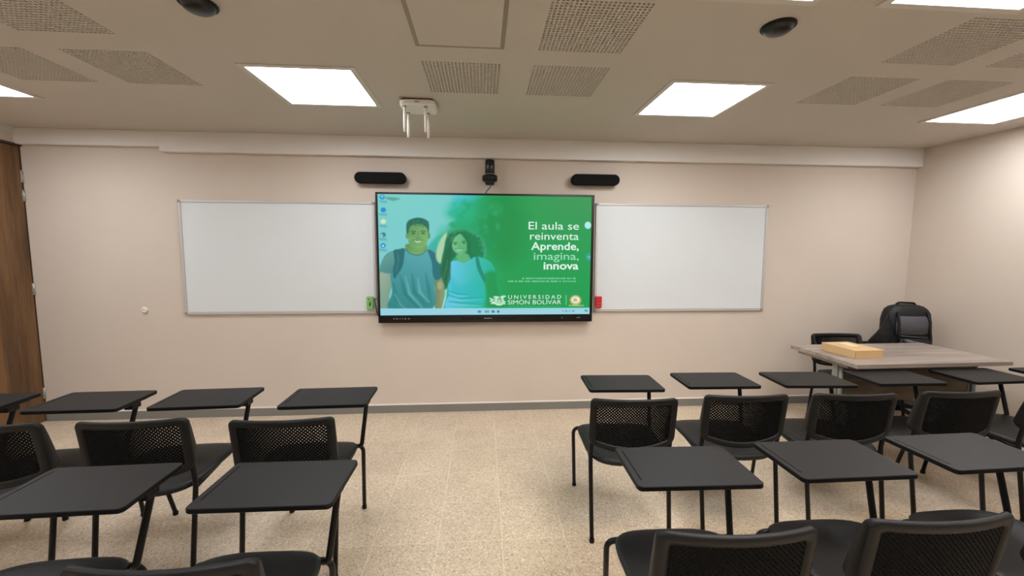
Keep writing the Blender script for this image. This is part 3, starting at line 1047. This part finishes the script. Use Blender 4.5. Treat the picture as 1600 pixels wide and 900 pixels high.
def back_outline(inset=0.0, n=8):
    out = []
    W, r1, r2 = WB_ - inset, 0.028, 0.035
    r1 = max(0.012, r1 - inset * 0.6)
    r2 = max(0.012, r2 - inset * 0.6)
    zt = ZTOP - inset
    for k in range(n + 1):
        a = PI / 2 * k / n
        out.append((W - r1 + r1 * math.cos(a), zt - r1 + r1 * math.sin(a)))
    for k in range(1, 12):
        x = (W - r1) * (1 - 2 * k / 12)
        out.append((x, zt))
    for k in range(n + 1):
        a = PI / 2 + PI / 2 * k / n
        out.append((-W + r1 + r1 * math.cos(a), zt - r1 + r1 * math.sin(a)))
    for k in range(1, 5):
        out.append((-W, zt - r1 + (0.516 + inset + r2 - zt + r1) * k / 5))
    for k in range(n + 1):
        a = PI + PI / 2 * k / n
        x = -W + r2 + r2 * math.cos(a)
        out.append((x, zbot(x) + inset + r2 + r2 * math.sin(a)))
    for k in range(1, 12):
        x = (-W + r2) + (2 * W - 2 * r2) * k / 12
        out.append((x, zbot(x) + inset))
    for k in range(n + 1):
        a = 1.5 * PI + PI / 2 * k / n
        x = W - r2 + r2 * math.cos(a)
        out.append((x, zbot(x) + inset + r2 + r2 * math.sin(a)))
    for k in range(1, 5):
        out.append((W, 0.516 + inset + r2 + (zt - r1 - 0.516 - inset - r2) * k / 5))
    return out


def make_chair():
    t = thing('tablet_chair', '', 'chair')
    # seat
    bm = bmesh.new()
    rings = []
    nseg = 40
    prof = [(0.0, 0.4475), (0.3, 0.4465), (0.6, 0.448), (0.8, 0.4515), (0.92, 0.453), (0.975, 0.4505), (1.0, 0.443), (0.985, 0.433), (0.93, 0.428), (0.5, 0.426), (0.0, 0.426)]
    for s, z in prof:
        ring = []
        for k in range(nseg if s > 0 else 1):
            a = 2 * PI * k / nseg
            c_, s_ = math.cos(a), math.sin(a)
            e = 2 / 3.6
            x = 0.218 * math.copysign(abs(c_) ** e, c_) * s
            y = 0.212 * math.copysign(abs(s_) ** e, s_) * s
            x *= 1 + 0.05 * (y / 0.212)
            y = y * 1.07 - 0.022
            y += 0.012 * (1 - (x / 0.22) ** 2) * (1 if y > 0 else -1.3) * s
            zz = z - 0.020 * max(0, (y - 0.10) / 0.11) ** 2 + 0.055 * min(0, y - 0.02) - (0.008 if z < 0.44 and y < -0.1 else 0)
            ring.append(bm.verts.new((x, y, zz)))
        rings.append(ring)
    for a, b in zip(rings, rings[1:]):
        for k in range(nseg):
            k2 = (k + 1) % nseg
            if len(a) == 1:
                f_ = bm.faces.new((a[0], b[k], b[k2]))
            elif len(b) == 1:
                f_ = bm.faces.new((a[k], b[0], a[k2]))
            else:
                f_ = bm.faces.new((a[k], b[k], b[k2], a[k2]))
            f_.smooth = True
    bmesh.ops.recalc_face_normals(bm, faces=bm.faces)
    link_mesh('seat', bm, M['seat'], t)
    # backrest rim
    bm = bmesh.new()
    wid, th = 0.034, 0.0100
    prof = [(0.0, -0.4), (0.12, -0.85), (0.35, -1.0), (0.7, -0.95), (1.0, -0.45), (1.0, 0.45), (0.7, 0.95), (0.35, 1.0), (0.12, 0.85), (0.0, 0.4)]
    outl = [back_outline(p * wid) for p, q in prof]
    N_ = len(outl[0])
    def wing(i):
        # the side rims carry a wing reaching forward, deepest low down and fading at the top corners
        a, z = outl[0][i]
        ws = max(0.0, min(1.0, (abs(a) - 0.17) / 0.045))
        ws = ws * ws * (3 - 2 * ws)
        wz = max(0.0, min(1.0, (ZTOP - z) / 0.21)) ** 0.62 * max(0.0, min(1.0, (z - 0.495) / 0.05)) ** 0.5
        return 0.050 * ws * wz
    vs = [[bm.verts.new(back_pt(outl[j][i][0], outl[j][i][1], prof[j][1] * th + (wing(i) * (1.0 if prof[j][0] < 0.5 else 0.35) if prof[j][1] > 0 else 0)))
           for j in range(len(prof))] for i in range(N_)]
    for i in range(N_):
        for j in range(len(prof)):
            i2, j2 = (i + 1) % N_, (j + 1) % len(prof)
            f_ = bm.faces.new((vs[i][j], vs[i2][j], vs[i2][j2], vs[i][j2]))
            f_.smooth = True
    bmesh.ops.recalc_face_normals(bm, faces=bm.faces)
    br = link_mesh('backrest', bm, M['plastic'], t)
    # perforated sheet inside the rim: staggered round holes cut right through
    bm = bmesh.new()
    px_, hr, hq = 0.008, 0.0035, 0.0028
    inn = 0.024
    cache = {}

    def vert(a, z, q):
        k = (round(a, 5), round(z, 5), q)
        if k not in cache:
            cache[k] = bm.verts.new(back_pt(a, z, q * hq))
        return cache[k]
    rowsn = int(0.30 / px_)
    for j in range(rowsn):
        z = 0.47 + j * px_
        for i in range(-28, 29):
            if (i + j) % 2:
                continue
            a = i * px_
            if abs(a) > WB_ - inn or z > ZTOP - inn or z < zbot(a) + inn * 0.8:
                continue
            if abs(a) > WB_ - 0.045 and z > ZTOP - 0.045 and (abs(a) - WB_ + 0.045) ** 2 + (z - ZTOP + 0.045) ** 2 > 0.024 ** 2:
                continue
            o8 = []
            h8 = []
            for k in range(8):
                an_ = PI / 4 * k
                if k % 2 == 0:
                    o8.append((a + px_ * math.cos(an_), z + px_ * math.sin(an_)))
                else:
                    o8.append((a + px_ / 2 * (1 if math.cos(an_) > 0 else -1), z + px_ / 2 * (1 if math.sin(an_) > 0 else -1)))
                h8.append((a + hr * math.cos(an_), z + hr * math.sin(an_)))
            F_ = [vert(*p, 1) for p in o8]
            B_ = [vert(*p, -1) for p in o8]
            f8 = [bm.verts.new(back_pt(*p, hq)) for p in h8]
            b8 = [bm.verts.new(back_pt(*p, -hq)) for p in h8]
            for k in range(8):
                k2 = (k + 1) % 8
                bm.faces.new((F_[k], F_[k2], f8[k2], f8[k]))
                bm.faces.new((B_[k], b8[k], b8[k2], B_[k2]))
                bm.faces.new((f8[k], f8[k2], b8[k2], b8[k]))
    link_mesh('perforated_panel', bm, M['sheet'], br)
    # legs, each a bent tube of its own
    for s in (-1, 1):
        lg = tube('leg', bend([(s * 0.202, 0.257, 0.012), (s * 0.232, 0.160, 0.432), (s * 0.13, 0.160, 0.420)], 0.055), 0.0108, M['tube'], t)
        lathe('foot_cap', [(0, 0), (0.013, 0), (0.0135, 0.016), (0.011, 0.02)], M['black'], lg, 12, (s * 0.2018, 0.257, 0))
        lg = tube('leg', bend([(s * 0.202, -0.257, 0.012), (s * 0.206, -0.199, 0.44), (s * 0.206, -0.213, 0.52), (s * 0.205, -0.232, 0.64)], 0.06), 0.0112, M['tube'], t)
        lathe('foot_cap', [(0, 0), (0.013, 0), (0.0135, 0.016), (0.011, 0.02)], M['black'], lg, 12, (s * 0.2018, -0.257, 0))
        tube('seat_rail', [(s * 0.165, 0.160, 0.418), (s * 0.185, 0.0, 0.412), (s * 0.2, -0.197, 0.408)], 0.0095, M['tube'], t, 8)
    tube('cross_bar', [(-0.13, 0.160, 0.418), (0.13, 0.160, 0.418)], 0.0105, M['tube'], t, 8)
    tube('cross_bar', [(-0.19, -0.14, 0.400), (0.19, -0.14, 0.400)], 0.0085, M['tube'], t, 8)
    # tablet arm
    tube('tablet_post', bend([(0.205, 0.158, 0.424), (0.229, 0.142, 0.440), (0.245, 0.212, 0.664), (0.2432, 0.214, 0.680)], 0.012, 3), 0.0115, M['tube'], t, 10)
    bm = bmesh.new()
    add_box(bm, (0.205, 0.125, 0.676), (0.262, 0.275, 0.6865), 0.003)
    add_box(bm, (0.218, 0.165, 0.650), (0.262, 0.225, 0.678), 0.005)
    link_mesh('tablet_bracket', bm, M['black'], t)
    # writing tablet with a pencil groove cut into its top
    x0, x1, y0, y1 = -0.1625, 0.2825, 0.042, 0.322
    zt, zb_ = 0.705, 0.687
    bm = bmesh.new()
    out = rrect(x0, x1, y0, y1, 0.019, 5)

    def ins(p, d):
        q = rrect(x0 + d, x1 - d, y0 + d, y1 - d, 0.019 - d, 5)
        return q
    r0 = [bm.verts.new((x, y, zb_)) for x, y in ins(0, 0.003)]
    r1 = [bm.verts.new((x, y, zb_ + 0.003)) for x, y in out]
    r2 = [bm.verts.new((x, y, zt - 0.002)) for x, y in out]
    r3 = [bm.verts.new((x, y, zt)) for x, y in ins(0, 0.002)]
    n = len(out)
    for a, b in ((r0, r1), (r1, r2), (r2, r3)):
        for k in range(n):
            f_ = bm.faces.new((a[k], a[(k + 1) % n], b[(k + 1) % n], b[k]))
            f_.material_index = 1
    f_ = bm.faces.new(r0[::-1])
    f_.material_index = 1
    gx0, gx1, gy0, gy1 = x0 + 0.022, x0 + 0.0265, y0 + 0.042, y1 - 0.026
    g = [bm.verts.new((x, y, zt)) for x, y in rrect(gx0, gx1, gy0, gy1, 0.002, 2)]
    gd = [bm.verts.new((v.co.x, v.co.y, zt - 0.004)) for v in g]
    m_ = len(g)
    for k in range(m_):
        f_ = bm.faces.new((g[k], g[(k + 1) % m_], gd[(k + 1) % m_], gd[k]))
        f_.material_index = 2
    f_ = bm.faces.new(gd)
    f_.material_index = 2
    es = [bm.edges.get((r3[k], r3[(k + 1) % n])) for k in range(n)] + [bm.edges.get((g[k], g[(k + 1) % m_])) for k in range(m_)]
    bmesh.ops.triangle_fill(bm, edges=es, use_beauty=True, use_dissolve=False)
    bmesh.ops.recalc_face_normals(bm, faces=bm.faces)
    link_mesh('writing_tablet', bm, [M['tablet'], M['tablet_edge'], M['groove']], t)
    return t


chair0 = make_chair()
GR = 'black tablet chairs in rows'
seats = [  # x, y, degrees, label
    (-2.715, 2.062, 1.0, 'black front row tablet chair at the left frame edge, only its tablet corner showing'),
    (-2.110, 2.065, 1.2, 'black tablet chair in the front row, third left of the aisle, cut by frame'),
    (-1.530, 2.077, 2.4, 'black tablet chair in the front row, second to the left of the aisle'),
    (-0.887, 2.053, 1.4, 'black tablet chair in the front row, directly left of the open aisle'),
    (0.773, 2.200, -2.5, 'black tablet chair in the front row, directly right of the open aisle'),
    (1.375, 2.219, -1.8, 'black tablet chair in the front row, second to the right of the aisle'),
    (1.967, 2.202, -3.2, 'black front row tablet chair whose tablet reaches below the left desk corner, third from aisle'),
    (2.566, 2.204, -1.2, 'black tablet chair in the front row, before the middle of the teacher desk'),
    (3.200, 2.204, 1.5, 'black tablet chair in the front row, before the right end of the teacher desk'),
    (3.80, 2.205, 1.0, 'black tablet chair in the front row, nearest the right wall, mostly out of frame'),
    (-1.390, 1.222, 1.5, 'black second row tablet chair at the left frame edge, tablet in the lower left corner'),
    (-0.759, 1.212, -0.6, 'black tablet chair in the second row, directly left of the open aisle'),
    (0.686, 1.235, -1.4, 'black tablet chair in the second row, directly right of the open aisle'),
    (1.288, 1.249, 0.3, 'black tablet chair in the second row, second to the right of the aisle'),
    (1.898, 1.270, 1.5, 'black tablet chair in the second row, third to the right of the aisle'),
    (2.56, 1.262, 1.0, 'black second row tablet chair at the right frame edge, only its tablet tip showing'),
]
for i, (x, y, a, lab) in enumerate(seats):
    if i == 0:
        chair0.location = (x, y, 0)
        chair0.rotation_euler = (0, 0, math.radians(a))
        tag(chair0, lab, 'chair', GR)
    else:
        dup(chair0, (x, y, 0), math.radians(a), lab, GR)
o = dup(chair0, (3.165, 3.170, 0), math.radians(176), 'black perforated chair without a tablet, tucked behind the teacher desk',
        None, skip=('tablet_post', 'tablet_bracket', 'writing_tablet'))
o.name = 'side_chair'
if 'group' in o:
    del o['group']

# ------------------------------------------------------------------ teacher desk
t = thing('teacher_desk', 'grey-brown laminate teacher desk in the front right corner', 'desk', (3.075, 2.80, 0), math.radians(0.8))
w, d = 0.583, 0.294
box('desk_top', (-w, -d, 0.722), (w, d, 0.75), M['desk'], t, bev=0.0015)
box('modesty_panel', (-0.5, -0.11, 0.425), (0.5, -0.092, 0.70), M['desk_dark'], t, bev=0.001)
box('under_frame', (-0.56, -0.2, 0.698), (-0.50, 0.24, 0.721), M['desk'], t, bev=0.001)
box('under_frame', (0.50, -0.2, 0.698), (0.56, 0.24, 0.721), M['desk'], t, bev=0.001)
box('beam', (-0.5, -0.09, 0.675), (0.5, -0.05, 0.72), M['black'], t)
for s in (-1, 1):
    lx = s * 0.53
    lg = box('leg', (lx - 0.020, -0.11, 0.03), (lx + 0.020, -0.065, 0.70), M['grey_leg'], t, bev=0.004)
    tube('leg_rib', [(lx, -0.122, 0.03), (lx, -0.122, 0.70)], 0.013, M['grey_leg'], lg, 10)
    box('foot_rail', (lx - 0.025, -0.26, 0.0), (lx + 0.025, 0.26, 0.03), M['grey_leg'], t, bev=0.005)

# cardboard box lying on the desk
t = thing('cardboard_box', 'flat kraft cardboard box lying on the teacher desk', 'box', (2.722, 2.785, 0.75), math.radians(3))
box('box_body', (-0.112, -0.137, 0.0), (0.112, 0.137, 0.056), M['card'], t, bev=0.0012)
box('lid_flap', (-0.1135, -0.138, 0.053), (0.1135, 0.1385, 0.0585), M['card'], t, bev=0.001)
box('corner_seam', (-0.1128, -0.1378, 0.004), (-0.1105, -0.1355, 0.053), M['card_dark'], t)
box('lid_glare', (-0.01, -0.01, 0.0585), (0.06, 0.10, 0.0591), M['label'], t)  # thin pale patch standing in for glare on the lid

# ------------------------------------------------------------------ swivel chair with the backpack
t = thing('swivel_chair', 'black swivel chair on castors behind the desk, hidden under the backpack', 'chair', (3.765, 3.42, 0))
bm = bmesh.new()
add_prism(bm, rrect(-0.23, 0.23, -0.22, 0.20, 0.07), 0.42, 0.47, bev=0.015)
link_mesh('seat', bm, M['seat'], t)
prism('backrest', rrect(-0.15, 0.15, 0.50, 0.64, 0.06), 0.215, 0.245, M['seat'], t, 'Y', 0.01)
tube('back_support', bend([(0, 0.0, 0.41), (0, 0.235, 0.41), (0, 0.25, 0.58)], 0.06), 0.014, M['black'], t)
lathe('gas_column', [(0.03, 0.10), (0.03, 0.25), (0.018, 0.25), (0.018, 0.40), (0.09, 0.405), (0.09, 0.42)], M['black'], t)
lathe('shroud', [(0.085, 0.07), (0.085, 0.24), (0.05, 0.32), (0.03, 0.36)], M['black'], t)
for k in range(5):
    a = 2 * PI * k / 5 - PI / 2
    c_, s_ = math.cos(a), math.sin(a)
    sp = tube('base_spoke', [(0.03 * c_, 0.03 * s_, 0.105), (0.27 * c_, 0.27 * s_, 0.07)], 0.02, M['black'], t, 8, radii=[0.026, 0.016])
    bm = bmesh.new()
    add_lathe(bm, [(0, -0.02), (0.024, -0.02), (0.026, -0.012), (0.026, 0.012), (0.024, 0.02), (0, 0.02)], 14)
    bmesh.ops.rotate(bm, verts=bm.verts, cent=(0, 0, 0), matrix=Matrix.Rotation(PI / 2, 3, 'X') @ Matrix.Rotation(0, 3, 'Z'))
    bmesh.ops.rotate(bm, verts=bm.verts, cent=(0, 0, 0), matrix=Matrix.Rotation(a, 3, 'Z'))
    bmesh.ops.translate(bm, verts=bm.verts, vec=(0.27 * c_, 0.27 * s_, 0.027))
    link_mesh('castor', bm, M['black'], sp)

bp_ = thing('backpack', 'black nylon backpack standing on the swivel chair in the corner', 'backpack', (3.815, 3.395, 0.472), math.radians(-4))


def loft(name, secs, m, parent, n=36, e=3.0, wob=0.0):
    bm = bmesh.new()
    rings = []
    for z, cx, cy, hw, hd in secs:
        ring = []
        for k in range(n):
            a = 2 * PI * k / n
            c_, s_ = math.cos(a), math.sin(a)
            q = 2 / e
            dx = hw * math.copysign(abs(c_) ** q, c_)
            dy = hd * math.copysign(abs(s_) ** q, s_)
            w_ = 1 + wob * math.sin(5 * a + z * 40) * math.sin(z * 33 + 1)
            ring.append(bm.verts.new((cx + dx * w_, cy + dy * w_, z)))
        rings.append(ring)
    for a, b in zip(rings, rings[1:]):
        for k in range(n):
            f_ = bm.faces.new((a[k], a[(k + 1) % n], b[(k + 1) % n], b[k]))
            f_.smooth = True
    bm.faces.new(rings[0][::-1])
    bm.faces.new(rings[-1])
    bmesh.ops.recalc_face_normals(bm, faces=bm.faces)
    return link_mesh(name, bm, m, parent)


body = loft('bag_body', [(0.0, 0, 0, 0.19, 0.09), (0.012, 0, 0, 0.205, 0.10), (0.08, 0.01, 0, 0.208, 0.105), (0.2, 0.015, 0, 0.206, 0.105), (0.27, 0.018, 0, 0.200, 0.10), (0.33, 0.004, 0, 0.196, 0.098),
                         (0.42, 0.0, 0, 0.198, 0.092), (0.48, 0.0, 0, 0.190, 0.084), (0.52, -0.004, 0, 0.172, 0.072), (0.545, -0.007, 0, 0.142, 0.056), (0.558, -0.008, 0, 0.10, 0.036), (0.562, -0.008, 0, 0.05, 0.016)],
            M['bag'], bp_, wob=0.012)
loft('front_pocket', [(0.02, 0, -0.10, 0.12, 0.02), (0.04, 0, -0.105, 0.14, 0.035), (0.16, 0.0, -0.105, 0.145, 0.040), (0.25, 0.0, -0.098, 0.145, 0.030), (0.28, 0.0, -0.09, 0.13, 0.02)], M['bag'], bp_, wob=0.02)
pk = loft('upper_pocket', [(0.30, -0.02, -0.085, 0.128, 0.016), (0.31, -0.02, -0.09, 0.140, 0.026), (0.40, -0.02, -0.088, 0.140, 0.026), (0.455, -0.02, -0.078, 0.132, 0.022), (0.468, -0.02, -0.07, 0.12, 0.012)], M['bag_light'], bp_, wob=0.03)
pk['label'] = 'lighter satin grey upper pocket'
tube('zip', [(-0.15, -0.108, 0.296), (-0.06, -0.118, 0.288), (0.06, -0.116, 0.282), (0.13, -0.102, 0.272)], 0.005, M['bag_light'], pk, 6)
for sx in (-0.15, 0.125):
    tube('compression_strap', [(sx, -0.112, 0.16), (sx, -0.112, 0.30), (sx, -0.100, 0.42), (sx * 0.95, -0.074, 0.50)], 0.011, M['black'], bp_, 6)
o = tube('flap_fold', [(-0.12, -0.135, 0.262), (-0.02, -0.145, 0.225), (0.08, -0.142, 0.19)], 0.02, M['bag_light'], bp_, 8, radii=[0.012, 0.028, 0.014])
bm = bmesh.new()
pts = bend([(-0.085, 0.02, 0.545), (-0.075, 0.0, 0.578), (0.075, 0.0, 0.572), (0.095, 0.02, 0.53)], 0.03, 5)
add_tube(bm, pts, 0.010, 8)
link_mesh('carry_handle', bm, M['black'], bp_)
bm = bmesh.new()
strap = [(-0.15, -0.03, 0.485), (-0.20, -0.055, 0.42), (-0.245, -0.075, 0.36), (-0.30, -0.085, 0.305), (-0.35, -0.085, 0.25), (-0.375, -0.07, 0.19), (-0.38, -0.05, 0.12)]
prev = None
for p in strap:
    a = [bm.verts.new((p[0] + dx, p[1] + dy, p[2] - dz)) for dx, dy, dz in ((-0.022, 0, -0.012), (-0.022, 0.014, -0.012), (0.13, 0.014, 0.02), (0.13, 0, 0.02))]
    if prev:
        for k in range(4):
            bm.faces.new((prev[k], prev[(k + 1) % 4], a[(k + 1) % 4], a[k]))
    else:
        bm.faces.new(a)
    prev = a
bm.faces.new(prev[::-1])
bmesh.ops.recalc_face_normals(bm, faces=bm.faces)
link_mesh('shoulder_strap', bm, M['bag'], bp_)
